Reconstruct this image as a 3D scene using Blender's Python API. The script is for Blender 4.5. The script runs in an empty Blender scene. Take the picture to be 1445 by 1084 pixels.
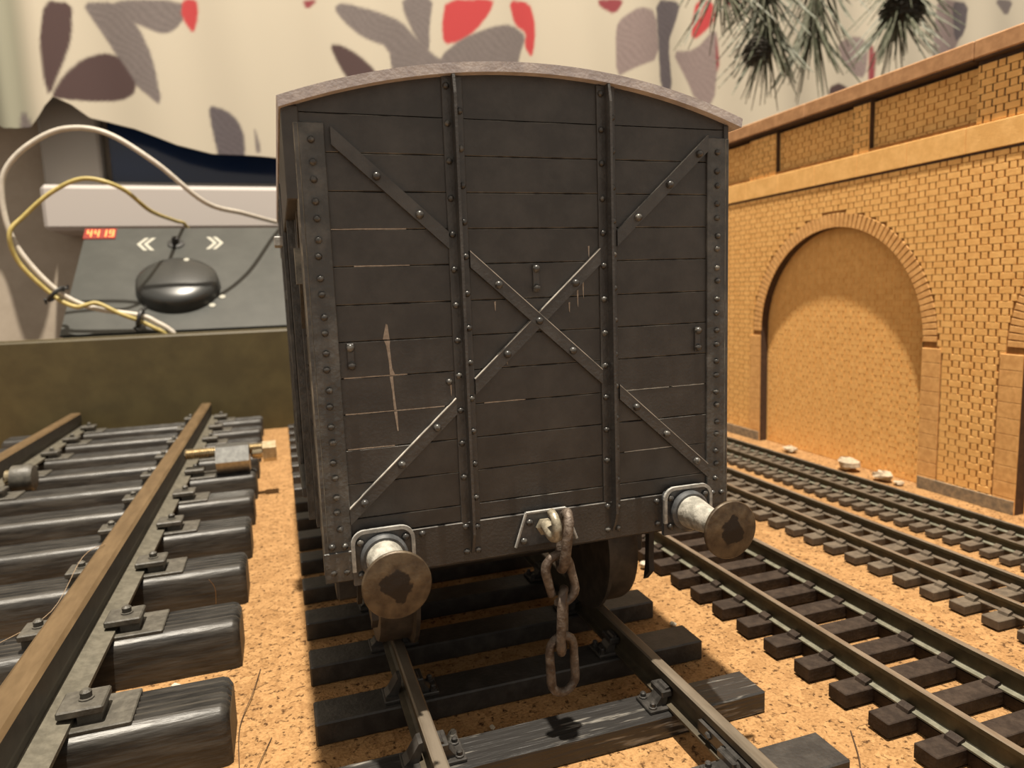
import bpy, math, random
import numpy as np
from mathutils import Vector, Matrix

# ------------------------------------------------------------------ camera, light, exposure
U = 0.01                      # 1 Blender unit = 100 mm; every length below is in millimetres
scn = bpy.context.scene
COL = scn.collection
rnd = random.Random(7)
R = math.radians

cam_d = bpy.data.cameras.new('camera')
cam = bpy.data.objects.new('camera', cam_d)
COL.objects.link(cam)
cam.location = (-31.307*U, -83.540*U, 61.333*U)
cam.rotation_mode = 'XYZ'
cam.rotation_euler = (R(82.341), R(2.032), R(-18.537))
cam_d.sensor_width = 36.0
cam_d.sensor_fit = 'HORIZONTAL'
cam_d.lens = 984.77/1445*36
cam_d.clip_start = 0.02
cam_d.clip_end = 100
cam_d.dof.use_dof = True
cam_d.dof.focus_distance = 92*U
cam_d.dof.aperture_fstop = 4.6
scn.camera = cam

world = bpy.data.worlds.new('room_ambient')
scn.world = world
world.use_nodes = True
bg = world.node_tree.nodes['Background']
bg.inputs[0].default_value = (1.0, 0.90, 0.77, 1)
bg.inputs[1].default_value = 0.62

lamp_d = bpy.data.lights.new('ceiling_lamp', 'AREA')
lamp_d.shape = 'DISK'
lamp_d.size = 26*U
lamp_d.energy = 4000
lamp_d.color = (1.0, 0.90, 0.75)
lamp = bpy.data.objects.new('ceiling_lamp', lamp_d)
COL.objects.link(lamp)
lamp.location = (-12*U, -42*U, 1220*U)

vs = scn.view_settings
vs.view_transform = 'Standard'
vs.look = 'None'
vs.gamma = 1
vs.use_curve_mapping = False
vs.exposure = 0.0

# ------------------------------------------------------------------ materials
def mat(name, c1, c2=None, rough=0.6, scale=60, metal=0.0, bump=0.0, bscale=None, stretch=(1, 1, 1),
        lo=0.4, hi=0.65, detail=4, emit=None, spec=0.5, coord='world'):
    m = bpy.data.materials.new(name)
    m.use_nodes = True
    nt = m.node_tree
    b = nt.nodes['Principled BSDF']
    b.inputs['Roughness'].default_value = rough
    b.inputs['Metallic'].default_value = metal
    b.inputs['Specular IOR Level'].default_value = spec
    if emit:
        b.inputs['Emission Color'].default_value = (*c1, 1)
        b.inputs['Emission Strength'].default_value = emit
    if c2 is None:
        b.inputs['Base Color'].default_value = (*c1, 1)
    if c2 is not None or bump:
        if coord == 'world':
            g = nt.nodes.new('ShaderNodeNewGeometry'); src = g.outputs['Position']
        else:
            g = nt.nodes.new('ShaderNodeTexCoord'); src = g.outputs['Object']
        mp = nt.nodes.new('ShaderNodeMapping')
        mp.inputs['Scale'].default_value = stretch
        nt.links.new(src, mp.inputs[0])
        src = mp.outputs[0]
        m['_src'] = 1
    if c2 is not None:
        n = nt.nodes.new('ShaderNodeTexNoise')
        n.inputs['Scale'].default_value = scale
        n.inputs['Detail'].default_value = detail
        n.inputs['Roughness'].default_value = 0.65
        nt.links.new(src, n.inputs['Vector'])
        r = nt.nodes.new('ShaderNodeValToRGB')
        r.color_ramp.elements[0].position = lo
        r.color_ramp.elements[0].color = (*c1, 1)
        r.color_ramp.elements[1].position = hi
        r.color_ramp.elements[1].color = (*c2, 1)
        nt.links.new(n.outputs['Fac'], r.inputs[0])
        nt.links.new(r.outputs[0], b.inputs['Base Color'])
    if bump:
        n2 = nt.nodes.new('ShaderNodeTexNoise')
        n2.inputs['Scale'].default_value = bscale or scale*2
        n2.inputs['Detail'].default_value = 5
        nt.links.new(src, n2.inputs['Vector'])
        bp = nt.nodes.new('ShaderNodeBump')
        bp.inputs['Strength'].default_value = bump
        bp.inputs['Distance'].default_value = 0.004
        nt.links.new(n2.outputs['Fac'], bp.inputs['Height'])
        nt.links.new(bp.outputs[0], b.inputs['Normal'])
    return m

def cork_material():
    m = bpy.data.materials.new('cork')
    m.use_nodes = True
    nt = m.node_tree; N = nt.nodes.new; L = nt.links.new
    b = nt.nodes['Principled BSDF']
    b.inputs['Roughness'].default_value = 0.9
    b.inputs['Specular IOR Level'].default_value = 0.15
    g = N('ShaderNodeNewGeometry')
    wn = N('ShaderNodeTexNoise'); wn.inputs['Scale'].default_value = 70; wn.inputs['Detail'].default_value = 4
    L(g.outputs['Position'], wn.inputs['Vector'])
    mx = N('ShaderNodeVectorMath'); mx.operation = 'MULTIPLY_ADD'
    mx.inputs[1].default_value = (0.04, 0.04, 0.0)
    L(wn.outputs['Color'], mx.inputs[0]); L(g.outputs['Position'], mx.inputs[2])
    vo = N('ShaderNodeTexVoronoi'); vo.feature = 'DISTANCE_TO_EDGE'; vo.inputs['Scale'].default_value = 62
    L(mx.outputs[0], vo.inputs['Vector'])
    crack = N('ShaderNodeMapRange'); crack.inputs[1].default_value = 0.02; crack.inputs[2].default_value = 0.11
    crack.inputs[3].default_value = 1.0; crack.inputs[4].default_value = 0.0
    L(vo.outputs['Distance'], crack.inputs[0])
    mn = N('ShaderNodeTexNoise'); mn.inputs['Scale'].default_value = 105; mn.inputs['Detail'].default_value = 3
    L(g.outputs['Position'], mn.inputs['Vector'])
    mm = N('ShaderNodeMapRange'); mm.inputs[1].default_value = 0.53; mm.inputs[2].default_value = 0.63
    L(mn.outputs['Fac'], mm.inputs[0])
    cm = N('ShaderNodeMath'); cm.operation = 'MULTIPLY'
    L(crack.outputs[0], cm.inputs[0]); L(mm.outputs[0], cm.inputs[1])
    vc = N('ShaderNodeTexVoronoi'); vc.inputs['Scale'].default_value = 62
    L(mx.outputs[0], vc.inputs['Vector'])
    sep = N('ShaderNodeSeparateColor'); L(vc.outputs['Color'], sep.inputs[0])
    fn = N('ShaderNodeTexNoise'); fn.inputs['Scale'].default_value = 230; fn.inputs['Detail'].default_value = 4
    L(g.outputs['Position'], fn.inputs['Vector'])
    ad = N('ShaderNodeMath'); ad.operation = 'MULTIPLY_ADD'; ad.inputs[1].default_value = 0.32
    L(sep.outputs[0], ad.inputs[0]); L(fn.outputs['Fac'], ad.inputs[2])
    rp = N('ShaderNodeValToRGB')
    rp.color_ramp.elements[0].position = 0.35; rp.color_ramp.elements[0].color = (0.215, 0.112, 0.043, 1)
    rp.color_ramp.elements[1].position = 0.88; rp.color_ramp.elements[1].color = (0.39, 0.225, 0.097, 1)
    L(ad.outputs[0], rp.inputs[0])
    mc = N('ShaderNodeMixRGB'); mc.inputs[2].default_value = (0.06, 0.026, 0.010, 1)
    L(cm.outputs[0], mc.inputs[0]); L(rp.outputs[0], mc.inputs[1])
    L(mc.outputs[0], b.inputs['Base Color'])
    hs = N('ShaderNodeMath'); hs.operation = 'SUBTRACT'; L(fn.outputs['Fac'], hs.inputs[0]); L(cm.outputs[0], hs.inputs[1])
    bp = N('ShaderNodeBump'); bp.inputs['Strength'].default_value = 0.6; bp.inputs['Distance'].default_value = 0.006
    L(hs.outputs[0], bp.inputs['Height']); L(bp.outputs[0], b.inputs['Normal'])
    return m

def buffer_material():
    """dull bronze disc with an irregular patch of old dark paint at its middle (object space)"""
    m = bpy.data.materials.new('buffer_bronze')
    m.use_nodes = True
    nt = m.node_tree; N = nt.nodes.new; L = nt.links.new
    b = nt.nodes['Principled BSDF']
    t = N('ShaderNodeTexCoord')
    n1 = N('ShaderNodeTexNoise'); n1.inputs['Scale'].default_value = 70; n1.inputs['Detail'].default_value = 5
    L(t.outputs['Object'], n1.inputs['Vector'])
    r = N('ShaderNodeValToRGB')
    r.color_ramp.elements[0].position = 0.3; r.color_ramp.elements[0].color = (0.042, 0.028, 0.017, 1)
    r.color_ramp.elements[1].position = 0.75; r.color_ramp.elements[1].color = (0.125, 0.092, 0.055, 1)
    L(n1.outputs['Fac'], r.inputs[0])
    ln = N('ShaderNodeVectorMath'); ln.operation = 'LENGTH'; L(t.outputs['Object'], ln.inputs[0])
    n2 = N('ShaderNodeTexNoise'); n2.inputs['Scale'].default_value = 55; n2.inputs['Detail'].default_value = 3
    L(t.outputs['Object'], n2.inputs['Vector'])
    ma = N('ShaderNodeMath'); ma.operation = 'MULTIPLY_ADD'; ma.inputs[1].default_value = 0.035
    L(n2.outputs['Fac'], ma.inputs[0]); L(ln.outputs['Value'], ma.inputs[2])
    mr = N('ShaderNodeMapRange'); mr.inputs[1].default_value = 0.0335; mr.inputs[2].default_value = 0.0355
    mr.inputs[3].default_value = 1.0; mr.inputs[4].default_value = 0.0
    L(ma.outputs[0], mr.inputs[0])
    mx = N('ShaderNodeMixRGB'); mx.inputs[2].default_value = (0.012, 0.008, 0.006, 1)
    L(mr.outputs[0], mx.inputs[0]); L(r.outputs[0], mx.inputs[1])
    L(mx.outputs[0], b.inputs['Base Color'])
    b.inputs['Metallic'].default_value = 0.35
    b.inputs['Roughness'].default_value = 0.5
    bp = N('ShaderNodeBump'); bp.inputs['Strength'].default_value = 0.35; bp.inputs['Distance'].default_value = 0.003
    L(n1.outputs['Fac'], bp.inputs['Height']); L(bp.outputs[0], b.inputs['Normal'])
    return m

def curtain_material():
    m = bpy.data.materials.new('printed_curtain')
    m.use_nodes = True
    nt = m.node_tree; N = nt.nodes.new; L = nt.links.new
    b = nt.nodes['Principled BSDF']
    b.inputs['Roughness'].default_value = 0.9
    b.inputs['Specular IOR Level'].default_value = 0.1
    a = N('ShaderNodeAttribute'); a.attribute_name = 'print'
    L(a.outputs['Color'], b.inputs['Base Color'])
    return m

M = {}
M['cork'] = cork_material()
M['table'] = mat('table_wood', (0.06, 0.036, 0.02), (0.1, 0.06, 0.036), 0.6, 12, stretch=(1, 6, 1))
M['olive'] = mat('olive_paint', (0.05, 0.037, 0.011), (0.068, 0.052, 0.017), 0.55, 8, bump=0.1, bscale=200)
M['olive_top'] = mat('olive_edge', (0.09, 0.072, 0.035), (0.12, 0.1, 0.05), 0.7, 40)
M['black'] = mat('wagon_black', (0.029, 0.0262, 0.0243), (0.060, 0.0555, 0.0515), 0.5, 20, bump=0.14, bscale=260, lo=0.4, hi=0.8, detail=12)
M['black2'] = mat('wagon_ironwork', (0.036, 0.033, 0.031), (0.07, 0.066, 0.062), 0.42, 22, bump=0.2, bscale=220, lo=0.38, hi=0.72, detail=8)
M['post'] = mat('wagon_post_dusty', (0.043, 0.042, 0.04), (0.135, 0.13, 0.12), 0.42, 26, bump=0.35, bscale=120, lo=0.45, hi=0.8, detail=8)
M['edge'] = mat('worn_edge', (0.09, 0.086, 0.074), (0.26, 0.24, 0.195), 0.55, 35, lo=0.4, hi=0.65)
M['bare_edge_highlight'] = mat('bare_edge_highlight', (0.16, 0.155, 0.145), (0.50, 0.47, 0.42), 0.5, 30, lo=0.35, hi=0.6)  # worn brace tops, and the highlight painted on their front edges
M['plank_edge'] = mat('plank_edge', (0.035, 0.032, 0.030), (0.20, 0.185, 0.16), 0.6, 25, lo=0.42, hi=0.68)
M['groove'] = mat('groove_black', (0.016, 0.0135, 0.012), rough=0.9)
M['rivet'] = mat('rivet_worn', (0.038, 0.036, 0.034), (0.17, 0.16, 0.14), 0.3, 60, lo=0.5, hi=0.72)
M['scrape'] = mat('bare_paint', (0.25, 0.205, 0.165), (0.36, 0.31, 0.26), 0.7, 200)
M['roof'] = mat('roof_grey', (0.42, 0.385, 0.39), (0.58, 0.535, 0.52), 0.7, 30, bump=0.15, bscale=200)
M['bufplate'] = mat('buffer_plate', (0.045, 0.047, 0.050), (0.10, 0.105, 0.11), 0.4, 60, lo=0.4, hi=0.7)
M['rim'] = mat('worn_rim', (0.22, 0.22, 0.21), (0.42, 0.41, 0.38), 0.5, 80)
M['shank'] = mat('buffer_shank', (0.22, 0.21, 0.18), (0.42, 0.40, 0.35), 0.55, 80, bump=0.3)
M['buffer'] = buffer_material()
M['chain'] = mat('rusty_chain', (0.06, 0.04, 0.028), (0.165, 0.132, 0.105), 0.55, 70, metal=0.3, bump=0.5, bscale=160)
M['hook'] = mat('worn_hook', (0.10, 0.085, 0.06), (0.45, 0.40, 0.30), 0.4, 60, metal=0.3, lo=0.35, hi=0.7, bump=0.3)
M['under'] = mat('underframe', (0.018, 0.014, 0.011), (0.035, 0.027, 0.02), 0.7, 40)
M['wheel'] = mat('wheel_tread', (0.028, 0.021, 0.015), (0.06, 0.046, 0.033), 0.6, 40)
M['sleeper'] = mat('sleeper_black', (0.018, 0.016, 0.0145), (0.038, 0.034, 0.03), 0.5, 40, bump=0.2, bscale=200)
M['sleeper_wood'] = mat('sleeper_grain_glints', (0.022, 0.0205, 0.0195), (0.24, 0.225, 0.2), 0.35, 90, stretch=(0.09, 1, 1), lo=0.58, hi=0.70, bump=0.6, bscale=140)  # wood grain whose pale streaks put glints into the colour
M['chair'] = mat('chair_black', (0.024, 0.022, 0.02), (0.05, 0.046, 0.042), 0.38, 60)
M['rail_side'] = mat('rail_side_dark', (0.035, 0.028, 0.018), (0.065, 0.052, 0.032), 0.5, 40)
M['rail_head'] = mat('rail_head_worn', (0.12, 0.098, 0.072), (0.18, 0.15, 0.115), 0.4, 50, metal=0.3, stretch=(1, 0.15, 1))
M['rail_head_brown'] = mat('rail_head_brown', (0.105, 0.066, 0.03), (0.15, 0.098, 0.048), 0.5, 45, metal=0.2, stretch=(1, 0.2, 1))
M['rail_sideL'] = mat('rail_side_black', (0.028, 0.024, 0.019), (0.046, 0.040, 0.032), 0.5, 40)
M['footL'] = mat('rail_foot_grey', (0.082, 0.074, 0.055), (0.128, 0.116, 0.088), 0.55, 60, bump=0.2)
M['sleeperL'] = mat('big_sleeper', (0.016, 0.0142, 0.0122), (0.05, 0.0448, 0.038), 0.42, 60, stretch=(0.15, 1, 1), bump=0.3, bscale=150)
M['sleeperLend'] = mat('big_sleeper_end', (0.06, 0.045, 0.028), (0.1, 0.075, 0.045), 0.6, 60)
M['clipL'] = mat('clip_dusty', (0.055, 0.05, 0.041), (0.098, 0.09, 0.074), 0.5, 60, bump=0.2)
M['sleeperR'] = mat('small_sleeper', (0.022, 0.0145, 0.0105), (0.042, 0.029, 0.021), 0.65, 60, bump=0.25, bscale=200, spec=0.2)
M['sleeperR2'] = mat('dusty_sleeper', (0.072, 0.053, 0.035), (0.122, 0.093, 0.063), 0.8, 60)
M['footR'] = mat('rail_foot_pale', (0.14, 0.135, 0.098), (0.21, 0.2, 0.15), 0.45, 70, metal=0.2)
M['headR'] = mat('rail_head_pale', (0.16, 0.12, 0.085), (0.22, 0.175, 0.13), 0.4, 60, metal=0.3, stretch=(1, 0.2, 1))
M['sideR'] = mat('rail_side_olive', (0.06, 0.048, 0.024), (0.09, 0.072, 0.038), 0.45, 60, metal=0.3)
M['brick'] = mat('laser_cut_board', (0.77, 0.412, 0.124), (0.92, 0.545, 0.19), 0.75, 35, lo=0.3, hi=0.7, bump=0.2, bscale=250)
M['brick_dark'] = mat('scorched_joint', (0.24, 0.11, 0.028), (0.36, 0.175, 0.05), 0.85, 60)
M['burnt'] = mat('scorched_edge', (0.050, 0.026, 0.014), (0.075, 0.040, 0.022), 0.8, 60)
M['band'] = mat('plain_board', (0.78, 0.44, 0.14), (0.89, 0.53, 0.19), 0.75, 30, bump=0.15, bscale=300)
M['coping'] = mat('coping_board', (0.36, 0.185, 0.08), (0.48, 0.26, 0.12), 0.75, 30)
M['voussoir'] = mat('voussoir_board', (0.64, 0.335, 0.112), (0.79, 0.45, 0.165), 0.75, 60)
M['plinth'] = mat('grey_wash', (0.17, 0.135, 0.095), (0.32, 0.24, 0.15), 0.85, 60)
M['steel'] = mat('bright_steel', (0.3, 0.3, 0.29), (0.42, 0.42, 0.4), 0.32, 80, metal=0.9)
M['brass'] = mat('brass', (0.4, 0.335, 0.22), (0.55, 0.47, 0.33), 0.25, 80, metal=0.9)
M['panel'] = mat('console_black', (0.03, 0.032, 0.029), (0.04, 0.042, 0.038), 0.42, 8)
M['knob'] = mat('knob_black', (0.026, 0.027, 0.026), rough=0.33)
M['white_print'] = mat('white_print', (0.34, 0.33, 0.28), rough=0.7)
M['display'] = mat('display_red', (0.20, 0.018, 0.012), rough=0.4)
M['digit'] = mat('display_digit', (1.0, 0.22, 0.06), emit=2.2)
M['cable_white'] = mat('white_cable', (0.42, 0.385, 0.33), (0.5, 0.46, 0.4), 0.5, 30)
M['cable_yellow'] = mat('yellow_cable', (0.33, 0.26, 0.08), (0.43, 0.345, 0.12), 0.5, 30)
M['tie'] = mat('black_tie', (0.012, 0.012, 0.012), rough=0.5)
M['wall'] = mat('painted_wall', (0.34, 0.285, 0.225), (0.39, 0.33, 0.265), 0.85, 5)
M['sill'] = mat('white_sill', (0.4, 0.365, 0.345), rough=0.45)
M['frame'] = mat('window_frame', (0.27, 0.25, 0.225), rough=0.5)
M['pane'] = mat('night_glass', (0.010, 0.022, 0.062), rough=0.12)
M['curtain'] = curtain_material()
M['needle'] = mat('pine_needles', (0.06, 0.07, 0.042), (0.17, 0.17, 0.125), 0.6, 30)
M['twig'] = mat('pine_twig', (0.06, 0.045, 0.03), (0.11, 0.085, 0.055), 0.8, 60)
M['cone'] = mat('pine_cone', (0.022, 0.020, 0.014), (0.06, 0.05, 0.036), 0.7, 60)
M['plaster'] = mat('plaster_crumb', (0.36, 0.29, 0.2), (0.46, 0.38, 0.28), 0.9, 120, bump=0.5)
M['chip'] = mat('white_chip', (0.5, 0.45, 0.36), rough=0.8)
M['hair'] = mat('fibre', (0.30, 0.20, 0.11), rough=0.6)
M['hair_dark'] = mat('dark_fibre', (0.06, 0.035, 0.02), rough=0.6)

# ------------------------------------------------------------------ mesh helpers (mm, world space)
ORG = {}
def empty(name, loc=(0, 0, 0)):
    o = bpy.data.objects.new(name, None)
    o.empty_display_size = 0.05
    o.location = [c*U for c in loc]
    COL.objects.link(o)
    ORG[o] = Vector(loc)
    return o

def tag(o, label=None, cat=None, group=None, kind=None):
    if label: o['label'] = label
    if cat: o['category'] = cat
    if group: o['group'] = group
    if kind: o['kind'] = kind
    return o

class MB:
    def __init__(self):
        self.v = []; self.f = []; self.m = []
    def add(self, vs, fs, mi=0):
        n = len(self.v)
        self.v += [tuple(p) for p in vs]
        for f in fs:
            self.f.append([i+n for i in f]); self.m.append(mi)
        return self
    def box(self, x0, x1, y0, y1, z0, z1, mi=0):
        v = [(x, y, z) for z in (z0, z1) for y in (y0, y1) for x in (x0, x1)]
        return self.add(v, [(0, 2, 3, 1), (4, 5, 7, 6), (0, 1, 5, 4), (2, 6, 7, 3), (0, 4, 6, 2), (1, 3, 7, 5)], mi)
    def cbox(self, x0, x1, y0, y1, z0, z1, c=0.15, mi=0, mc=None):
        """box with chamfered edges; mc = material of the chamfers"""
        mc = mi if mc is None else mc
        L = ((x0, x1), (y0, y1), (z0, z1))
        idx = {}; vs_ = []
        for sx in (0, 1):
            for sy in (0, 1):
                for sz in (0, 1):
                    s = (sx, sy, sz)
                    for a in range(3):
                        p = []
                        for k in range(3):
                            e = L[k][s[k]]
                            if k != a: e += c if s[k] == 0 else -c
                            p.append(e)
                        idx[(s, a)] = len(vs_); vs_.append(p)
        ctr = Vector(((x0+x1)/2, (y0+y1)/2, (z0+z1)/2))
        def face(ids, m):
            P = [Vector(vs_[i]) for i in ids]
            nrm = (P[1]-P[0]).cross(P[2]-P[0])
            mid = sum(P, Vector())/len(P)
            if nrm.dot(mid-ctr) < 0: ids = ids[::-1]
            fs_.append(ids); ms_.append(m)
        fs_ = []; ms_ = []
        for a in range(3):
            b, c2 = [k for k in range(3) if k != a]
            for sa in (0, 1):
                ids = []
                for sb, sc in ((0, 0), (1, 0), (1, 1), (0, 1)):
                    s = [0, 0, 0]; s[a] = sa; s[b] = sb; s[c2] = sc
                    ids.append(idx[(tuple(s), a)])
                face(ids, mi)
            for sb in (0, 1):
                for sc in (0, 1):
                    s0 = [0, 0, 0]; s0[b] = sb; s0[c2] = sc
                    s1 = list(s0); s1[a] = 1
                    s0 = tuple(s0); s1 = tuple(s1)
                    face([idx[(s0, b)], idx[(s1, b)], idx[(s1, c2)], idx[(s0, c2)]], mc)
        for sx in (0, 1):
            for sy in (0, 1):
                for sz in (0, 1):
                    face([idx[((sx, sy, sz), a)] for a in range(3)], mc)
        n = len(self.v)
        self.v += [tuple(p) for p in vs_]
        for f, m in zip(fs_, ms_):
            self.f.append([i+n for i in f]); self.m.append(m)
        return self
    def prism(self, pts, axis, a0, a1, mi=0, mcap=None, mats=None):
        """extrude a 2D outline along axis: 'y' -> pts are (x,z); 'x' -> (y,z); 'z' -> (x,y)"""
        def P(q, a):
            return {'y': (q[0], a, q[1]), 'x': (a, q[0], q[1]), 'z': (q[0], q[1], a)}[axis]
        n = len(pts)
        area = sum(pts[i][0]*pts[(i+1) % n][1]-pts[(i+1) % n][0]*pts[i][1] for i in range(n))
        if (area > 0) == (axis == 'y'):
            pts = pts[::-1]
            if mats: mats = mats[:-1][::-1]+[mats[-1]]
        k = len(self.v)
        self.v += [P(q, a0) for q in pts]+[P(q, a1) for q in pts]
        for i in range(n):
            j = (i+1) % n
            self.f.append([k+i, k+j, k+n+j, k+n+i]); self.m.append(mats[i] if mats else mi)
        cap = mi if mcap is None else mcap
        self.f.append([k+i for i in range(n)][::-1]); self.m.append(cap)
        self.f.append([k+n+i for i in range(n)]); self.m.append(cap)
        return self
    def lathe(self, prof, c, axis='y', seg=20, mi=0):
        """prof = [(r, a)], revolved about axis through c; a is measured along the axis"""
        k = len(self.v); n = len(prof)
        for r, a in prof:
            for s in range(seg):
                t = 2*math.pi*s/seg
                u, w = r*math.cos(t), r*math.sin(t)
                p = {'y': (u, a, w), 'z': (u, w, a), 'x': (a, u, w)}[axis]
                self.v.append((c[0]+p[0], c[1]+p[1], c[2]+p[2]))
        for i in range(n-1):
            for s in range(seg):
                t = (s+1) % seg
                self.f.append([k+i*seg+s, k+i*seg+t, k+(i+1)*seg+t, k+(i+1)*seg+s]); self.m.append(mi)
        self.f.append([k+s for s in range(seg)][::-1]); self.m.append(mi)
        self.f.append([k+(n-1)*seg+s for s in range(seg)]); self.m.append(mi)
        return self
    def tube(self, pts, r, seg=10, closed=False, mi=0):
        pts = [Vector(p) for p in pts]; n = len(pts)
        rad = r if hasattr(r, '__len__') else [r]*n
        k = len(self.v); up = None
        for i, p in enumerate(pts):
            if closed: d = pts[(i+1) % n]-pts[i-1]
            else: d = pts[min(i+1, n-1)]-pts[max(i-1, 0)]
            d.normalize()
            if up is None:
                up = Vector((0, 0, 1)) if abs(d.z) < 0.9 else Vector((1, 0, 0))
            a = (up-d*up.dot(d)).normalized(); b = d.cross(a); up = a
            for s in range(seg):
                t = 2*math.pi*s/seg
                self.v.append(tuple(p+(a*math.cos(t)+b*math.sin(t))*rad[i]))
        for i in range(n if closed else n-1):
            j = (i+1) % n
            for s in range(seg):
                t = (s+1) % seg
                self.f.append([k+i*seg+s, k+i*seg+t, k+j*seg+t, k+j*seg+s]); self.m.append(mi)
        if not closed:
            self.f.append([k+s for s in range(seg)][::-1]); self.m.append(mi)
            self.f.append([k+(n-1)*seg+s for s in range(seg)]); self.m.append(mi)
        return self
    def mesh(self, name, mats, org=(0, 0, 0), smooth=False):
        me = bpy.data.meshes.new(name)
        v = (np.array(self.v, float)-np.array(org, float))*U
        me.from_pydata(v.tolist(), [], self.f)
        for m in (mats if isinstance(mats, (list, tuple)) else [mats]):
            me.materials.append(M[m])
        me.polygons.foreach_set('material_index', self.m)
        if smooth:
            me.polygons.foreach_set('use_smooth', [True]*len(self.f))
            me.set_sharp_from_angle(angle=R(38))
        me.update()
        return me
    def build(self, name, mats, parent=None, smooth=False, org=None):
        po = ORG[parent] if parent is not None else Vector((0, 0, 0))
        og = Vector(org) if org is not None else po
        o = bpy.data.objects.new(name, self.mesh(name, mats, og, smooth))
        COL.objects.link(o)
        if parent is not None: o.parent = parent
        o.location = (og-po)*U
        ORG[o] = og
        return o

def inst(me, name, loc, parent=None, rot=None):
    """another object on shared mesh data, at a world position in mm"""
    o = bpy.data.objects.new(name, me)
    COL.objects.link(o)
    po = ORG[parent] if parent is not None else Vector((0, 0, 0))
    if parent is not None: o.parent = parent
    o.location = (Vector(loc)-po)*U
    if rot: o.rotation_euler = rot
    ORG[o] = Vector(loc)
    return o

def spline(P, n=8):
    P = [Vector(p) for p in P]; out = []
    for i in range(len(P)-1):
        a, b, c, d = P[max(i-1, 0)], P[i], P[i+1], P[min(i+2, len(P)-1)]
        for k in range(n):
            t = k/n
            out.append(0.5*((2*b)+(c-a)*t+(2*a-5*b+4*c-d)*t*t+(3*b-a-3*c+d)*t**3))
    out.append(P[-1])
    return out

# ------------------------------------------------------------------ the setting
tag(MB().box(-420, 620, -160, 468, -22, -4).build('tabletop', 'table', org=(0, 0, -22)),
    'brown wooden tabletop under the cork and the olive end board', 'table')
tag(MB().box(-330, 330, -150, 263, -4, 0).build('cork_sheet', 'cork', org=(0, 0, -4)),
    'orange speckled cork sheet laid flat beneath all the tracks', 'cork sheet')

w = empty('end_board', (-90, 266, -4))
MB().cbox(-330, 330, 263.4, 270, -4, 46.8, 0.6).build('board', 'olive', w)
MB().box(-329.4, 329.4, 264, 269.4, 46.8, 47.4).build('top_edge', 'olive_top', w)
tag(w, 'long olive green board standing on edge behind the track ends', 'board')

tag(MB().box(-1500, 1800, 470, 480, -760, 1700).build('wall_back', 'wall'), kind='structure')
tag(MB().box(-1500, 1800, -1800, 470, -770, -760).build('floor', 'table'), kind='structure')
w1 = empty('window_1', (200, 470, 136)); tag(w1, kind='structure')
MB().box(-130, 690, 462, 464, 136, 560).build('pane', 'pane', w1)
fr = MB().cbox(-168, -134, 452, 470, 136, 600, 1.5).cbox(690, 722, 452, 470, 136, 600, 1.5).cbox(-134, 690, 452, 470, 136, 142, 1.0).cbox(-134, 690, 452, 470, 560, 600, 1.5)
fr.build('window_frame', 'frame', w1)
MB().cbox(-164, 725, 424, 470, 108, 136, 2.5).build('window_sill', 'sill', w1)

# ------------------------------------------------------------------ curtain with its leaf print
LEAVES = [
('brown',[(-151,245),(-137,246),(-138,232),(-140,222),(-145,209),(-154,188),(-156,200),(-156,220)]),
('grey',[(-132,247),(-113,248),(-101,235),(-94,216),(-91,185),(-101,194),(-110,203),(-116,219),(-124,233)]),
('grey',[(-117,248),(-73,252),(-73,241),(-81,232),(-89,230),(-101,235),(-110,240)]),
('brown',[(-153,189),(-145,203),(-134,214),(-122,218),(-114,216),(-109,207),(-105,199),(-107,193),(-115,189),(-139,188),(-148,188)]),
('red',[(-74,252),(-65,253),(-65,242),(-69,231),(-75,241)]),
('slate',[(-64,188),(-53,185),(-46,178),(-43,168),(-44,152),(-60,152),(-63,174)]),
('brown',[(-155,182),(-145,180),(-132,175),(-132,161),(-155,160)]),
('grey',[(-166,179),(-163,170),(-163,158),(-169,158)]),
('grey',[(-37,177),(-33,159),(-37,157)]),
('red2',[(0,259),(11,260),(3,253)]),
('grey',[(20,256),(27,260),(49,257),(66,250),(75,239),(87,228),(93,225),(92,214),(58,212),(57,233),(38,239),(27,247)]),
('brown',[(16,232),(24,232),(35,227),(46,218),(51,207),(29,206),(21,219)]),
('grey',[(67,265),(89,267),(85,247),(84,228),(75,239),(68,255)]),
('red',[(98,267),(135,271),(131,261),(120,248),(106,239),(95,236),(94,248)]),
('grey',[(91,227),(109,242),(130,251),(147,255),(160,249),(154,235),(150,218),(91,214)]),
('red',[(146,272),(164,273),(168,259),(167,244),(164,233),(158,241),(160,251),(150,255)]),
('red2',[(217,278),(240,280),(232,268),(218,273)]),
('taupe',[(232,259),(237,266),(252,275),(266,273),(269,238),(245,229),(232,222)]),
('slate',[(266,282),(293,285),(287,268),(279,252),(283,214),(270,214),(268,251)]),
('red',[(306,286),(320,287),(323,274),(316,265),(306,257),(302,259),(303,272)]),
('taupe',[(283,246),(306,249),(323,267),(326,250),(322,205),(306,210),(298,226)]),
('red2',[(323,266),(327,239),(324,230)]),
('red2',[(326,288),(350,290),(343,283)]),
('taupe',[(446,264),(471,273),(482,267),(481,237),(465,239),(453,250)]),
('red2',[(483,270),(490,255),(488,232),(483,232)]),
('brown',[(439,218),(439,227),(450,231),(465,226),(467,215),(440,211)]),
('taupe',[(554,308),(596,312),(596,287),(584,268),(552,250),(552,284)]),
('slate',[(576,310),(600,312),(598,284),(583,274)]),
('grey',[(625,315),(652,317),(644,300)]),
]
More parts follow.
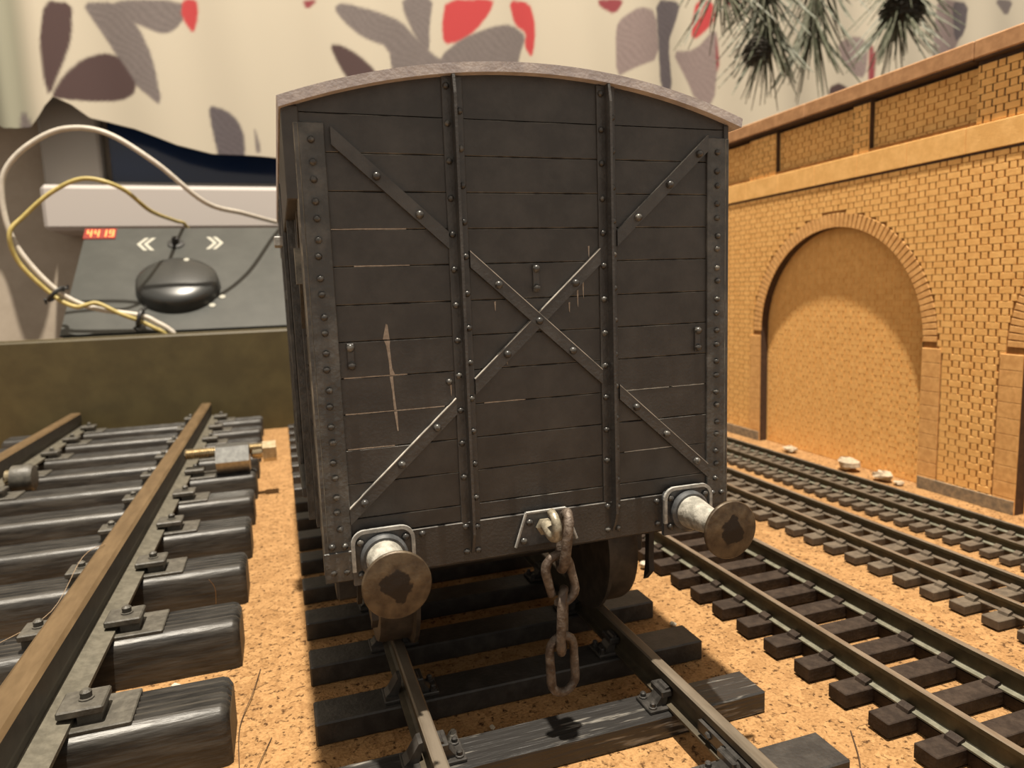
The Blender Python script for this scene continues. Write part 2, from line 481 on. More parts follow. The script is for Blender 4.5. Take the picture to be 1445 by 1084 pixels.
# above the picture the print goes on: the same leaves again, a repeat higher up
PRINT = {'brown': (0.070, 0.046, 0.045), 'grey': (0.145, 0.124, 0.120), 'slate': (0.095, 0.082, 0.088),
         'taupe': (0.21, 0.165, 0.158), 'red': (0.38, 0.052, 0.055), 'red2': (0.21, 0.050, 0.058)}
HEM = [(-300, 172), (-205, 176), (-182, 171), (-175, 166), (-169, 166), (-164, 168), (-157, 183), (-152, 189), (-143, 185), (-134, 178),
       (-124, 176), (-109, 172), (-85, 162), (-64, 157), (-42, 156), (-24, 155), (200, 156), (800, 158)]
def inside(X, Z, poly):
    c = np.zeros(X.shape, bool); n = len(poly)
    for i in range(n):
        x1, z1 = poly[i]; x2, z2 = poly[(i+1) % n]
        if z1 == z2: continue
        k = ((z1 > Z) != (z2 > Z)) & (X < (x2-x1)*(Z-z1)/(z2-z1)+x1)
        c ^= k
    return c
def make_curtain():
    nx, nz = 900, 230
    xs = np.linspace(-290, 760, nx)
    hem = np.interp(xs, [h[0] for h in HEM], [h[1] for h in HEM])
    t = np.linspace(0, 1, nz)**1.25
    X = np.repeat(xs[None, :], nz, 0)
    Z = hem[None, :]+(500-hem[None, :])*t[:, None]
    fold = 3.0*np.sin(X/23.0+0.6)+1.8*np.sin(X/9.7+Z/90)
    left = np.clip((-148-X)/18, 0, 1)
    fold = fold+left*(9*np.sin(X/6.2+1.0)-6)
    Y = 430+fold
    rg = np.random.RandomState(3)
    base = np.array([0.425, 0.382, 0.308])
    C = np.ones((nz, nx, 4)); C[..., :3] = base
    lining = np.clip((-160-X)/6, 0, 1)[..., None]
    C[..., :3] = C[..., :3]*(1-lining)+np.array([0.27, 0.265, 0.205])*lining
    # woven variation inside the print: streaks along the leaves
    st = np.sin(X*0.9+Z*1.3+2.3*np.sin(X*0.17+Z*.05)+2.3*np.sin(Z*0.23-X*.11))*0.8+rg.rand(nz, nx)*1.2-.6
    for dx, dz in ((0, 0), (38, 118), (-60, 236)):
        for c, poly in LEAVES:
            # rounder outlines: corner cutting
            p = [(a+dx, b+dz) for a, b in poly]
            q = []
            for i in range(len(p)):
                a, b = p[i], p[(i+1) % len(p)]
                q += [(a[0]*.8+b[0]*.2, a[1]*.8+b[1]*.2), (a[0]*.2+b[0]*.8, a[1]*.2+b[1]*.8)]
            cov = sum(inside(X+ox, Z+oz, q).astype(float) for ox in (-.5, 0, .5) for oz in (-.6, 0, .6))/9
            k = cov > 0
            col = np.array(PRINT[c])
            v = (1+0.09*st[k])[:, None] if c in ('grey', 'slate', 'taupe') else np.ones((k.sum(), 1))
            C[k, :3] = C[k, :3]*(1-cov[k])[:, None]+col*v*cov[k][:, None]
    verts = np.stack([X, Y, Z], -1).reshape(-1, 3)*U
    i = np.arange(nz-1)[:, None]*nx+np.arange(nx-1)[None, :]
    F = np.stack([i, i+1, i+nx+1, i+nx], -1).reshape(-1, 4)
    me = bpy.data.meshes.new('curtain')
    me.vertices.add(len(verts)); me.vertices.foreach_set('co', verts.ravel())
    me.loops.add(F.size); me.loops.foreach_set('vertex_index', F.ravel())
    me.polygons.add(len(F))
    me.polygons.foreach_set('loop_start', np.arange(len(F))*4)
    me.polygons.foreach_set('loop_total', np.full(len(F), 4))
    me.update(calc_edges=True)
    a = me.color_attributes.new('print', 'FLOAT_COLOR', 'POINT')
    a.data.foreach_set('color', C.reshape(-1))
    me.polygons.foreach_set('use_smooth', [True]*len(F))
    me.materials.append(M['curtain'])
    o = bpy.data.objects.new('curtain', me); COL.objects.link(o)
    s = o.modifiers.new('cloth', 'SOLIDIFY'); s.thickness = 0.006; s.offset = 1
    tag(o, 'cream curtain printed with grey, brown and red leaves before the window', 'curtain')
make_curtain()

# ------------------------------------------------------------------ generic track pieces
def rail_profile(hw, hh, web, fw, ft, H):
    """list of (x, z) and material index per edge: 0 side, 1 head, 2 foot"""
    a = hw/2; w_ = web/2; f = fw/2
    pts = [(-f, 0), (f, 0), (f, ft*.7), (w_+.25*f, ft), (w_, ft*1.5), (w_, H-hh*1.25), (a, H-hh), (a, H-.22*a), (a*.72, H),
           (-a*.72, H), (-a, H-.22*a), (-a, H-hh), (-w_, H-hh*1.25), (-w_, ft*1.5), (-w_-.25*f, ft), (-f, ft*.7)]
    ms = [0, 2, 2, 2, 0, 0, 0, 1, 1, 1, 0, 0, 0, 2, 2, 2]
    return pts, ms
def make_rail(parent, X, z0, y0, y1, prof, mats, name='rail'):
    pts, ms = prof
    b = MB()
    pts = [(x+X, z+z0) for x, z in pts]
    # split along the length so that the worn head can vary
    b.prism(pts, 'y', y0, y1, mats=ms)
    return b.build(name, mats, parent)

# ------------------------------------------------------------------ the track under the wagon
tr = empty('railway_track', (0, 60, 0))
tag(tr, 'black sleepered track that the goods wagon stands on', 'track')
def chair_mesh():
    """cast chair: base plate, two jaws and bolts; rail along Y at x = 0, base at z = 0"""
    c = MB()
    c.cbox(-4.3, 3.6, -2.1, 2.1, 0, 0.55, 0.12)
    for s in (-1, 1):
        c.prism([(s*1.5, 0.5), (s*3.4, 0.5), (s*2.7, 1.1), (s*1.45, 3.0), (s*0.95, 3.1), (s*1.0, 2.2)], 'y', -1.1+0.3*s, 1.1+0.3*s)
    c.cbox(-2.2, -0.55, -1.6, 1.6, 1.7, 2.7, 0.15)
    for y in (-1.35, 1.35):
        c.lathe([(0.62, 0.5), (0.62, 0.75), (0.42, 0.8), (0.42, 1.25), (0.25, 1.4)], (-3.5, y, 0), 'z', 8)
    return c
ch = chair_mesh()
CH = ch.mesh('chair', 'chair')
ch2 = MB(); ch2.v = [(-x, y, z) for x, y, z in ch.v]; ch2.f = [f[::-1] for f in ch.f]; ch2.m = ch.m
CH2 = ch2.mesh('chair', 'chair')
SL = MB().cbox(-30.7, 30.7, 0, 6.0, 0, 3.3, 0.22).mesh('sleeper', 'sleeper')
SLW = MB().cbox(-30.7, 30.7, 0, 6.0, 0, 3.3, 0.22).mesh('sleeper', 'sleeper_wood')
OY = [-6.3+15.75*n for n in range(-2, 17)]
for n, y in enumerate(OY):
    s = inst(SLW if n == 2 else SL, 'sleeper', (0, y, 0), tr)
    inst(CH, 'chair', (16.9, y+3, 3.3), s)
    inst(CH2, 'chair', (-17.4, y+3, 3.3), s)
PO = rail_profile(1.7, 1.15, 0.75, 3.0, 0.5, 4.1)
make_rail(tr, 16.9, 3.6, -60, 252, PO, ['rail_side', 'rail_head', 'rail_side'])
make_rail(tr, -17.4, 3.6, -60, 252, PO, ['rail_side', 'rail_head', 'rail_side'])
for X, s in ((16.9, -1), (-17.4, 1)):
    f = MB().cbox(X+s*0.45, X+s*1.25, -22.5, -12.2, 4.6, 6.3, 0.1).build('fishplate', 'chair', tr)
    for y in (-20.5, -17.5, -14.5):
        MB().lathe([(0.5, 0), (0.5, 0.35), (0.28, 0.5)], (X+s*1.2, y, 5.45), 'x', 6).build('bolt', 'chair', f) if s > 0 else \
            MB().lathe([(0.28, -0.5), (0.5, -0.35), (0.5, 0)], (X+s*1.2, y, 5.45), 'x', 6).build('bolt', 'chair', f)

# ------------------------------------------------------------------ the big track on the left
tl = empty('railway_track', (-91, 130, 0))
tag(tl, 'large scale track with thick ribbed sleepers and a brown rail top', 'track')
def big_sleeper():
    b = MB()
    pr = [(0, 0), (0, 6.3), (0.35, 7.3), (1.2, 7.85)]
    for y in (2.0, 3.5, 5.0, 6.5, 8.0):
        pr += [(y, 8.0), (y+0.25, 7.6), (y+0.7, 7.6), (y+0.95, 8.05)]
    pr += [(9.4, 7.8), (10.2, 7.2), (10.6, 6.2), (10.6, 0)]
    n = len(pr)
    st = [(-141.5, 0.90), (-140.6, 1.0), (-42.6, 1.0), (-41.9, 0.97), (-41.4, 0.88)]
    k = len(b.v)
    for x, s in st:
        for y, z in pr:
            b.v.append((x, 5.3+(y-5.3)*s, z*s if s < 1 else z))
    for i in range(len(st)-1):
        for j in range(n):
            q = (j+1) % n
            b.f.append([k+i*n+j, k+i*n+q, k+(i+1)*n+q, k+(i+1)*n+j]); b.m.append(0)
    b.f.append([k+j for j in range(n)][::-1]); b.m.append(1)
    b.f.append([k+(len(st)-1)*n+j for j in range(n)]); b.m.append(1)
    return b
BS = big_sleeper().mesh('sleeper', ['sleeperL', 'sleeperLend'], smooth=True)
# rail clip: base plate on the sleeper and a bolted clip holding the rail foot
bp = MB().cbox(-60.6, -53.0, 1.2, 9.4, 7.7, 8.5, 0.15).mesh('base_plate', 'clipL')
bc = MB(); bc.cbox(-61.6, -56.2, 2.2, 7.4, 9.7, 10.8, 0.2).box(-59.4, -56.6, 2.8, 6.8, 8.3, 9.7)
bc.lathe([(0.95, 10.7), (0.95, 11.0), (0.7, 11.05), (0.75, 11.8), (0.4, 12.1)], (-58.6, 4.8, 0), 'z', 10)
bcm = bc.mesh('rail_clip', 'clipL')
def mir(b, c):
    q = MB(); q.v = [(2*c-x, y, z) for x, y, z in b.v]; q.f = [f[::-1] for f in b.f]; q.m = b.m[:]
    return q
bi = mir(bc, -64.9).mesh('rail_clip', 'clipL')
for n in range(-1, 10):
    y = 9.8+26.15*n
    s = inst(BS, 'sleeper', (0, y, 0), tl)
    for dx in (0, -52.0):
        inst(bp, 'base_plate', (dx, y, 0), s)
        inst(bcm, 'rail_clip', (dx, y, 0), s)
        inst(bi, 'rail_clip', (dx, y, 0), s)
PL = rail_profile(4.3, 3.6, 3.7, 10.4, 0.9, 7.0)
for X in (-65.2, -117.2):
    make_rail(tl, X, 8.5, -60, 258, PL, ['rail_sideL', 'rail_head_brown', 'footL'])

# ------------------------------------------------------------------ the three small tracks on the right
def small_track(label, cx, gauge, half, y0, n, pitch, sw, sz, rz, prof, rmats, smat, foot_web):
    t = empty('railway_track', (cx, 120, 0)); tag(t, label, 'track')
    b = MB().cbox(-half, half, 0, sw, 0.35, sz, 0.12)
    b.box(-half+0.6, half-0.6, 0.3, sw-0.3, 0, 0.4)
    sm = b.mesh('sleeper', smat)
    c = MB().box(-1.9, 1.9, sw*0.22, sw*0.78, sz-0.2, sz-0.02)
    for s in (-1, 1):
        c.prism([(s*0.5, sz-0.1), (s*1.9, sz-0.1), (s*1.7, sz+0.5), (s*0.75, sz+0.85), (s*0.5, sz+0.7)], 'y', sw*0.22, sw*0.78)
    cm = c.mesh('rail_fixing', smat)
    wm = MB().box(-0.8, 0.8, sw-0.2, pitch+0.2, 0.3, sz-0.5).mesh('web', smat)
    for i in range(n):
        y = y0+pitch*i
        s = inst(sm, 'sleeper', (cx, y, 0), t)
        for g in (-gauge/2, gauge/2):
            inst(cm, 'rail_fixing', (cx+g, y, 0), s)
            if foot_web: inst(wm, 'web', (cx+g, y, 0), s)
    for g in (-gauge/2, gauge/2):
        make_rail(t, cx+g, sz-0.05, y0-25, y0+pitch*n-1, prof, rmats)
    return t
small_track('small track with pale rail feet, next to the wagon track', 55.3, 16.0, 14.0, -39.4, 41, 7.3, 3.4, 2.5, 6.0,
            rail_profile(1.05, 0.8, 0.5, 2.3, 0.35, 3.5), ['sideR', 'headR', 'footR'], 'sleeperR', True)
small_track('narrow dusty track between the two other small tracks', 92.2, 10.8, 10.3, -33.6, 46, 6.3, 3.2, 2.0, 4.5,
            rail_profile(0.9, 0.7, 0.4, 1.9, 0.3, 2.5), ['sideR', 'headR', 'sleeperR2'], 'sleeperR2', False)
small_track('narrowest dusty track, running along the foot of the brick arches', 120.2, 10.2, 10.3, -24.0, 61, 4.5, 2.4, 1.7, 4.0,
            rail_profile(0.8, 0.6, 0.4, 1.7, 0.3, 2.3), ['sideR', 'sleeperR2', 'footR'], 'sleeperR2', False)

# ------------------------------------------------------------------ the goods wagon
wg = empty('goods_wagon', (0, 60, 7.7))
tag(wg, 'black planked goods van model with pale curved roof and bronze buffers', 'wagon')
WL = 120.0                                       # length of the body
RR = (29.7**2+5.2**2)/(2*5.2)
def roof_z(x): return 88.2-RR+math.sqrt(RR*RR-x*x)
GZ = [27.15, 32.42, 34.57, 38.9, 43.11, 47.37, 51.69, 55.97, 60.26, 64.67, 68.9, 73.16, 77.44, 81.74]
XW = 27.7
# inner body behind the plank joints
pts = [(-XW+.5, 27.4)]+[(XW-.5, 27.4)]+[(x, roof_z(x)-1.6) for x in np.linspace(XW-.5, -XW+.5, 15)]
MB().prism(pts, 'y', 0.5, WL-.5, 0).build('body_lining', 'groove', wg)
for endY, s in ((0.0, 1), (WL, -1)):
    for i, z0 in enumerate(GZ):
        z1 = GZ[i+1] if i+1 < len(GZ) else None
        nm = 'headstock' if i == 0 else 'plank'
        g = 0.045
        y0, y1 = sorted((endY-(0.35 if i == 0 else 0)*s+rnd.uniform(-.04, .04), endY+1.0*s))
        if z1 is not None:
            MB().cbox(-XW, XW, y0, y1, z0+g, z1-g, 0.085, 0, 1).build(nm, ['black', 'plank_edge'], wg)
        else:
            pts = [(-XW, z0+g), (XW, z0+g)]+[(x, roof_z(x)-1.0) for x in np.linspace(XW, -XW, 25)]
            MB().prism(pts, 'y', y0, y1).build(nm, 'black', wg)
# sides
for sx in (-1, 1):
    for i in range(1, 13):
        z0, z1 = GZ[i]+0.07, GZ[i+1]-0.07
        xs = sorted((sx*(XW-0.9), sx*XW))
        MB().cbox(xs[0], xs[1], 1.1, WL-1.1, z0, z1, 0.13).build('plank', 'black', wg)
    xs = sorted((sx*(XW-0.9), sx*XW))
    MB().box(xs[0], xs[1], 1.1, WL-1.1, 81.8, 82.6).build('cant_rail', 'black', wg)
    xs = sorted((sx*(XW-2.5), sx*XW))
    MB().cbox(xs[0], xs[1], 0.8, WL-.8, 27.2, 32.3, 0.15).build('solebar', 'black2', wg)
    # side uprights
    for y in (22, 98):
        st = MB(); a, b_ = sorted((sx*(XW-.1), sx*(XW+.45))); st.cbox(a, b_, y-1.3, y+1.3, 27.4, 81.6, 0.1)
        a, b_ = sorted((sx*(XW+.4), sx*(XW+1.5))); st.cbox(a, b_, y-.3, y+.3, 28.4, 81.0, 0.08)
        st.build('side_upright', 'post', wg)
    # sliding door, its straps, rail and latch
    a, b_ = sorted((sx*(XW-.1), sx*(XW+1.3)))
    d = MB().cbox(a, b_, 40, 80, 32.6, 80.2, 0.2).build('door', 'black', wg)
    for z in (38, 50, 62, 74):
        a, b_ = sorted((sx*(XW+1.2), sx*(XW+1.75)))
        MB().cbox(a, b_, 40.5, 79.5, z-.9, z+.9, 0.1).build('door_strap', 'black2', d)
    for y in (40.9, 60, 79.1):
        a, b_ = sorted((sx*(XW+1.2), sx*(XW+1.9)))
        MB().cbox(a, b_, y-.9, y+.9, 32.8, 80, 0.1).build('door_frame', 'post', d)
    a, b_ = sorted((sx*(XW+1.2), sx*(XW+3.2)))
    MB().cbox(a, b_, 58, 64, 71.2, 73.0, 0.15).build('door_latch', 'rim', d)
    a, b_ = sorted((sx*(XW-.1), sx*(XW+2.0)))
    MB().cbox(a, b_, 30, 92, 29.6, 31.2, 0.15).build('door_runner', 'black2', wg)
    # side strap brackets near the end
    a, b_ = sorted((sx*(XW-.05), sx*(XW+.5)))
    MB().prism([(3.2, 80), (4.2, 81), (21, 58), (20, 57)], 'x', a, b_).build('side_brace', 'post', wg)
    br = MB(); a, b_ = sorted((sx*(XW-.05), sx*(XW+1.1)))
    br.prism([(6, 63.0), (9.5, 63.0), (9.5, 67.4), (7.2, 67.4)], 'x', a, b_)
    br.build('side_bracket', 'edge', wg)

    # cant board under the eaves
    a, b_ = sorted((sx*(XW-.2), sx*(29.35 if sx < 0 else 28.2)))
    MB().cbox(a, b_, -0.35, WL+.35, 72.2, 82.3, 0.12).build('cant_board', 'black', wg)

# roof
rf = MB()
xs = np.linspace(-29.7, 29.7, 41)
out = [(x, roof_z(x)) for x in xs]
inn = [(x*0.995, roof_z(x)-1.15) for x in xs[::-1]]
rf.prism(out+inn, 'y', -1.3, WL+1.3)
rf.build('roof', 'roof', wg, smooth=True)

# rivets share one small dome
RV = MB().lathe([(0.42, 0.12), (0.42, -0.08), (0.35, -0.26), (0.20, -0.38), (0.05, -0.40)], (0, 0, 0), 'y', 10).mesh('rivet', 'rivet', smooth=True)
RVB = MB().lathe([(0.50, 0.12), (0.50, -0.10), (0.42, -0.34), (0.24, -0.46), (0.06, -0.49)], (0, 0, 0), 'y', 10).mesh('bolt', 'rivet', smooth=True)
def jig(a=0.08): return rnd.uniform(-a, a)

# corner posts: a steel angle wrapped around each end corner
for sx in (-1, 1):
    zb = 27.2 if sx < 0 else 29.9
    b = MB()
    a0, a1 = sorted((sx*24.85, sx*27.7))
    b.cbox(a0, a1, -0.40, 0.1, zb, 80.6, 0.09)
    a0, a1 = sorted((sx*(XW-.15), sx*28.25))
    b.cbox(a0, a1, -0.44, 2.6, zb, 80.6, 0.16, 0, 1)
    po = b.build('corner_post', ['post', 'edge'], wg)
    for i in range(2, 12):
        zc = (GZ[i]+GZ[i+1])/2
        for dz in (-0.92, 0.92):
            inst(RV, 'rivet', (sx*26.35+jig(), -0.42, zc+dz+jig()), po)
    inst(RV, 'rivet', (sx*26.35, -0.42, 78.7), po)
    for dx, dz in ((-0.75, 31.6), (0.75, 31.5)) + (((-0.75, 28.4), (0.75, 28.3)) if sx < 0 else ()):
        inst(RV, 'rivet', (sx*26.5+dx, -0.42, dz), po)
    inst(RV, 'rivet', (sx*26.2, -0.42, 33.7), po)
    if sx < 0:
        MB().cbox(-28.3, -24.7, -0.6, -0.3, 27.2, 30.9, 0.1).build('foot_plate', 'post', po)

# tee stanchions
for X in (-9.95, 9.95):
    b = MB()
    b.cbox(X-1.25, X+1.25, -0.32, 0.1, 27.4, roof_z(X)-1.2, 0.07)
    fin = [(-0.3, 28.0), (-1.15, 29.4), (-1.75, 31.0), (-1.75, 84.2), (-1.3, roof_z(X)-1.25), (-0.3, roof_z(X)-1.25)]
    b.prism(fin, 'x', X-0.17, X+0.17)
    st = b.build('tee_stanchion', 'black2', wg)
    for i in range(2, 14):
        top = GZ[i+1] if i+1 < len(GZ) else 86
        inst(RV, 'bolt', (X-0.74, -0.32, top-0.62+jig(.12)), st)
        inst(RV, 'bolt', (X+0.76, -0.32, GZ[i]+0.85+jig(.12)), st)
    for dx, z in ((-0.75, 28.5), (0.75, 28.5), (-0.75, 31.8), (0.75, 31.6)):
        inst(RV, 'bolt', (X+dx, -0.32, z), st)

# diagonal braces: three lengths each, broken by the stanchions
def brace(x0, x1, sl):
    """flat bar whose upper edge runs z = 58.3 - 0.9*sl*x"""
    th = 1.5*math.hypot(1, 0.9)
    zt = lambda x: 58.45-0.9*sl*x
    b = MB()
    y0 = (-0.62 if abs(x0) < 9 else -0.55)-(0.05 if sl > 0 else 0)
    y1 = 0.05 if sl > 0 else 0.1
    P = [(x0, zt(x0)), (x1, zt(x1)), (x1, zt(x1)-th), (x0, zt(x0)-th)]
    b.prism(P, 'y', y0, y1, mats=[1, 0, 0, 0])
    if not (zt(x0) > 66 and abs(x0) > 9 and sl > 0) and not (x0 > 9 and sl < 0):      # pale strip paints a highlight along the upper front edge
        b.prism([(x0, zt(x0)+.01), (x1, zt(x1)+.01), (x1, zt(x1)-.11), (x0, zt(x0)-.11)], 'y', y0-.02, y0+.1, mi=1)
    return b.build('diagonal_brace', ['black2', 'bare_edge_highlight'], wg)
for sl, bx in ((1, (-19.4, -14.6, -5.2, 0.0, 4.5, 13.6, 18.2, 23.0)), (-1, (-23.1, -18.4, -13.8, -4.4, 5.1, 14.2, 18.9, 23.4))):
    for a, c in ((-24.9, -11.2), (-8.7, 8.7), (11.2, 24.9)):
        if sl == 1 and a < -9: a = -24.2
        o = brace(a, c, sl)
        for x in bx:
            if a < x < c:
                if not (sl < 0 and abs(x) < .5): inst(RVB, 'bolt', (x, -0.66, 58.3-0.9*sl*x-0.95), o)

# lamp irons and small bolt pairs
for X, z0, z1 in ((-0.1, 63.9, 61.5), (-23.55, 55.3, 53.2), (23.4, 54.9, 52.6)):
    b = MB().cbox(X-.42, X+.42, -0.35, 0.05, z1-.5, z0+.5, 0.08).build('lamp_iron', 'black2', wg)
    inst(RVB, 'bolt', (X, -0.35, z0), b); inst(RVB, 'bolt', (X, -0.35, z1), b)
for X, z in ((-16.3, 31.7), (16.7, 31.5), (16.8, 28.3), (-11.9, 50.4)):
    inst(RV, 'bolt', (X, -0.38 if z < 33 else -0.02, z), wg)

# scraped paint: bare streaks and chipped plank edges
def scrape(poly, y=-0.03, m='scrape'):
    MB().prism(poly, 'y', y-0.03, y+0.02).build('paint_scrape', m, wg)
scrape([(-19.25, 57.9), (-19.05, 57.8), (-18.9, 56.0), (-19.2, 56.05), (-19.7, 56.1), (-19.55, 56.7)])
scrape([(-19.55, 55.9), (-18.85, 55.9), (-18.95, 55.2), (-18.8, 52.6), (-18.5, 51.8), (-19.1, 51.75), (-19.15, 53.5), (-19.35, 55.3)])
scrape([(-19.15, 51.6), (-18.75, 51.6), (-18.7, 49.5), (-18.55, 47.5), (-18.85, 47.5), (-18.95, 49.8)])
scrape([(-18.85, 47.3), (-18.5, 47.3), (-18.45, 44.9), (-18.6, 44.9)])
for (xa, xb, z) in ((-25.0, -16.2, 68.94), (-22.5, -16.0, 64.72), (-24.6, -12.6, 47.42), (-24.5, -17, 51.74), (-24.6, -19, 43.16), (12.3, 19.5, 47.4), (19, 24.6, 47.4), (12, 20, 38.95), (-7.5, -2, 47.4)):
    n = 7
    up = [(xa+(xb-xa)*k/n, z+0.02+rnd.uniform(0.01, 0.06)) for k in range(n+1)]
    lo = [(x, z-0.05-rnd.uniform(0, 0.03)) for x, _ in up[::-1]]
    scrape(up+lo, 0.01, 'rim' if xa > 0 else 'scrape')
for (x, z, h) in ((-11.7, 50.0, 1.4), (-4.3, 53.3, 1.3), (5.6, 61.0, 2.2), (6.4, 62.5, 2.6), (-5.6, 60.0, 1.2), (7.3, 66.6, 1.5), (4.4, 59.5, 1.3)):
    scrape([(x-.1, z), (x+.12, z+.05), (x+.05, z-h), (x-.04, z-h*.8)])

# buffers
def arcpts(cx, cz, r, a0, a1, n=6): return [(cx+r*math.cos(R(a0+(a1-a0)*k/n)), cz+r*math.sin(R(a0+(a1-a0)*k/n))) for k in range(n+1)]
BH = MB().lathe([(0.9, 0.9), (2.2, 0.75), (3.55, 0.5), (3.80, 0.25), (3.82, 0.0), (3.7, -0.15), (2.6, -0.30), (1.2, -0.40), (0.15, -0.43)], (0, 0, 0), 'y', 40).mesh('buffer_head', 'buffer', smooth=True)
for sx in (-1, 1):
    X = sx*21.25; Z = 29.85
    def plate(hw, zb, zt, r): return [(X-hw, zb), (X+hw, zb)]+arcpts(X+hw-r, zt-r, r, 0, 90)+arcpts(X-hw+r, zt-r, r, 90, 180)
    bu = MB().prism(plate(3.75, 26.6, 33.3, 1.6), 'y', -1.0, -0.3).build('buffer_housing', 'bufplate', wg)
    # raised lip round the plate
    o_, i_ = plate(3.85, 28.4, 33.45, 1.7), plate(3.4, 28.4, 33.0, 1.3)
    o_, i_ = o_[1:]+o_[:1], i_[1:]+i_[:1]
    b = MB(); n = len(o_)
    for k in range(n-1):
        q = [o_[k], o_[k+1], i_[k+1], i_[k]]
        b.prism(q, 'y', -1.35, -0.9)
    b.build('rim', 'rim', bu)
    MB().lathe([(2.9, 0.2), (2.9, -0.9), (2.6, -1.2), (2.2, -1.2)], (X, -0.9, Z), 'y', 28).build('collar', 'bufplate', bu, smooth=True)
    MB().lathe([(2.3, 0.1), (2.25, -1.0), (1.75, -4.5), (1.6, -8.6)], (X, -1.7, Z), 'y', 24).build('shank', 'shank', bu, smooth=True)
    for dx in (-2.75, 2.75):
        for dz in (-2.0, 2.05):
            inst(RVB, 'bolt', (X+dx, -1.0, Z+dz), bu)
    inst(BH, 'buffer_head', (X, -10.9, 30.1), bu, rot=(0, R(0 if sx < 0 else 200), 0))

# draw hook and its plate
hk = MB().prism([(-4.3, 28.2), (4.3, 28.2), (2.75, 32.6), (-2.75, 32.6)], 'y', -0.85, -0.3).build('hook_plate', 'bufplate', wg)
b = MB()
for a, c in (((-4.3, 28.2), (-2.75, 32.6)), ((-2.75, 32.6), (2.75, 32.6)), ((2.75, 32.6), (4.3, 28.2))):
    b.tube([(a[0], -0.85, a[1]), (c[0], -0.85, c[1])], 0.2, 6)
b.build('rim', 'rim', hk)
for x, z in ((-2.3, 31.3), (-3.2, 28.9), (2.6, 31.2), (3.4, 28.8)):
    inst(RVB, 'bolt', (x, -0.8, z), hk)
b = MB()
b.lathe([(1.15, -0.1), (1.15, -0.7), (0.85, -0.9)], (-0.35, -0.8, 30.6), 'y', 6)
P = spline([(-0.3, -0.8, 30.7), (-0.3, -2.4, 30.8), (-0.3, -4.0, 30.4), (-0.3, -5.1, 30.6), (-0.3, -5.4, 31.8), (-0.3, -4.7, 32.9), (-0.3, -3.6, 33.2)], 6)
n = len(P)
b.tube(P, [0.75+0.15*math.sin(k/n*6)-0.35*max(0, k/n-.7) for k in range(n)], 10)
b.build('hook', 'hook', wg, smooth=True)

# underframe, wheels, axle guards
MB().box(-26.5, 26.5, 1.2, WL-1.2, 26.4, 27.3).build('underfloor', 'under', wg)
for X in (-11, 11):
    MB().box(X-1.2, X+1.2, 36, WL-36, 22.5, 26.6).build('underframe_beam', 'under', wg)
for Y in (23, 97):
    ws = empty('wheelset', (0, Y, 18.6)); ws.parent = wg
    ws.location = (ws.location - wg.location)
    MB().tube([(-22, Y, 18.6), (22, Y, 18.6)], 1.6, 12).build('axle', 'under', ws)
    for sx in (-1, 1):
        pr = [(2.0, 21.0), (7.0, 20.4), (9.0, 20.9), (10.7, 20.6), (10.95, 19.9), (10.95, 16.6), (11.0, 15.9), (11.9, 15.6), (11.9, 15.0), (9.3, 14.8), (3.0, 15.2), (2.0, 14.6)]
        if sx < 0: pr = [(r, -a) for r, a in pr][::-1]
        MB().lathe(pr, (0, Y, 18.75), 'x', 40).build('wheel', 'wheel', ws, smooth=True)
    for sx in (-1, 1):
        a, c = sorted((sx*22.4, sx*23.1))
        g = MB().prism([(Y-9.5, 27.3), (Y+9.5, 27.3), (Y+4, 16), (Y+2.4, 14.5), (Y-2.4, 14.5), (Y-4, 16)], 'x', a, c)
        a, c = sorted((sx*22.0, sx*26.0))
        g.cbox(a, c, Y-2.6, Y+2.6, 15.5, 21.6, 0.4)
        g.build('axle_guard', 'under', wg)
        # brake shoe hanger ahead of the wheel
        a, c = sorted((sx*21.2, sx*22.1))
        h = MB().prism([(Y-13.4, 27.2), (Y-12.2, 27.2), (Y-11.8, 17.4), (Y-11.2, 14.6), (Y-13.2, 16.6), (Y-13.0, 18.5)], 'x', a, c)
        h.build('brake_hanger', 'under', wg)

# ------------------------------------------------------------------ coupling chain (hangs on the hook)
cc = empty('coupling_chain', (0.4, -4.3, 8.9))
tag(cc, 'rusty chain of oval links hanging from the wagon draw hook', 'chain')
def link(c, L, W, r, yaw, tilt=0.0, gap=False, lean=0.0):
    """oval ring in its own plane: L long, W wide; yaw about Z, lean sideways"""
    pts = []
    a = W/2; h = L/2-a
    for k in range(10): t = math.pi*k/9; pts.append((a*math.cos(t), h+a*math.sin(t)))
    for k in range(10): t = math.pi+math.pi*k/9; pts.append((a*math.cos(t), -h+a*math.sin(t)))
    mt = Matrix.Rotation(R(yaw), 3, 'Z') @ Matrix.Rotation(R(lean), 3, 'Y') @ Matrix.Rotation(R(tilt), 3, 'X')
    P = [Vector(c)+mt @ Vector((x, 0, z)) for x, z in pts]
    rr = [r*rnd.uniform(.92, 1.1) for _ in P]
    b = MB()
    if gap:
        P = P[12:]+P[:11]; rr = rr[12:]+rr[:11]
    b.tube(P, rr, 10, closed=not gap)
    return b.build('link', 'chain', cc, smooth=True)
link((0.95, -4.6, 29.6), 7.2, 3.6, 0.62, 78, 8)
link((0.35, -4.5, 24.6), 6.6, 3.5, 0.58, 8, 0, True, -14)
link((0.55, -4.4, 18.9), 8.2, 3.2, 0.60, 62, 3)
link((0.40, -4.3, 12.9), 7.8, 3.6, 0.60, 8, 0, False, -2)

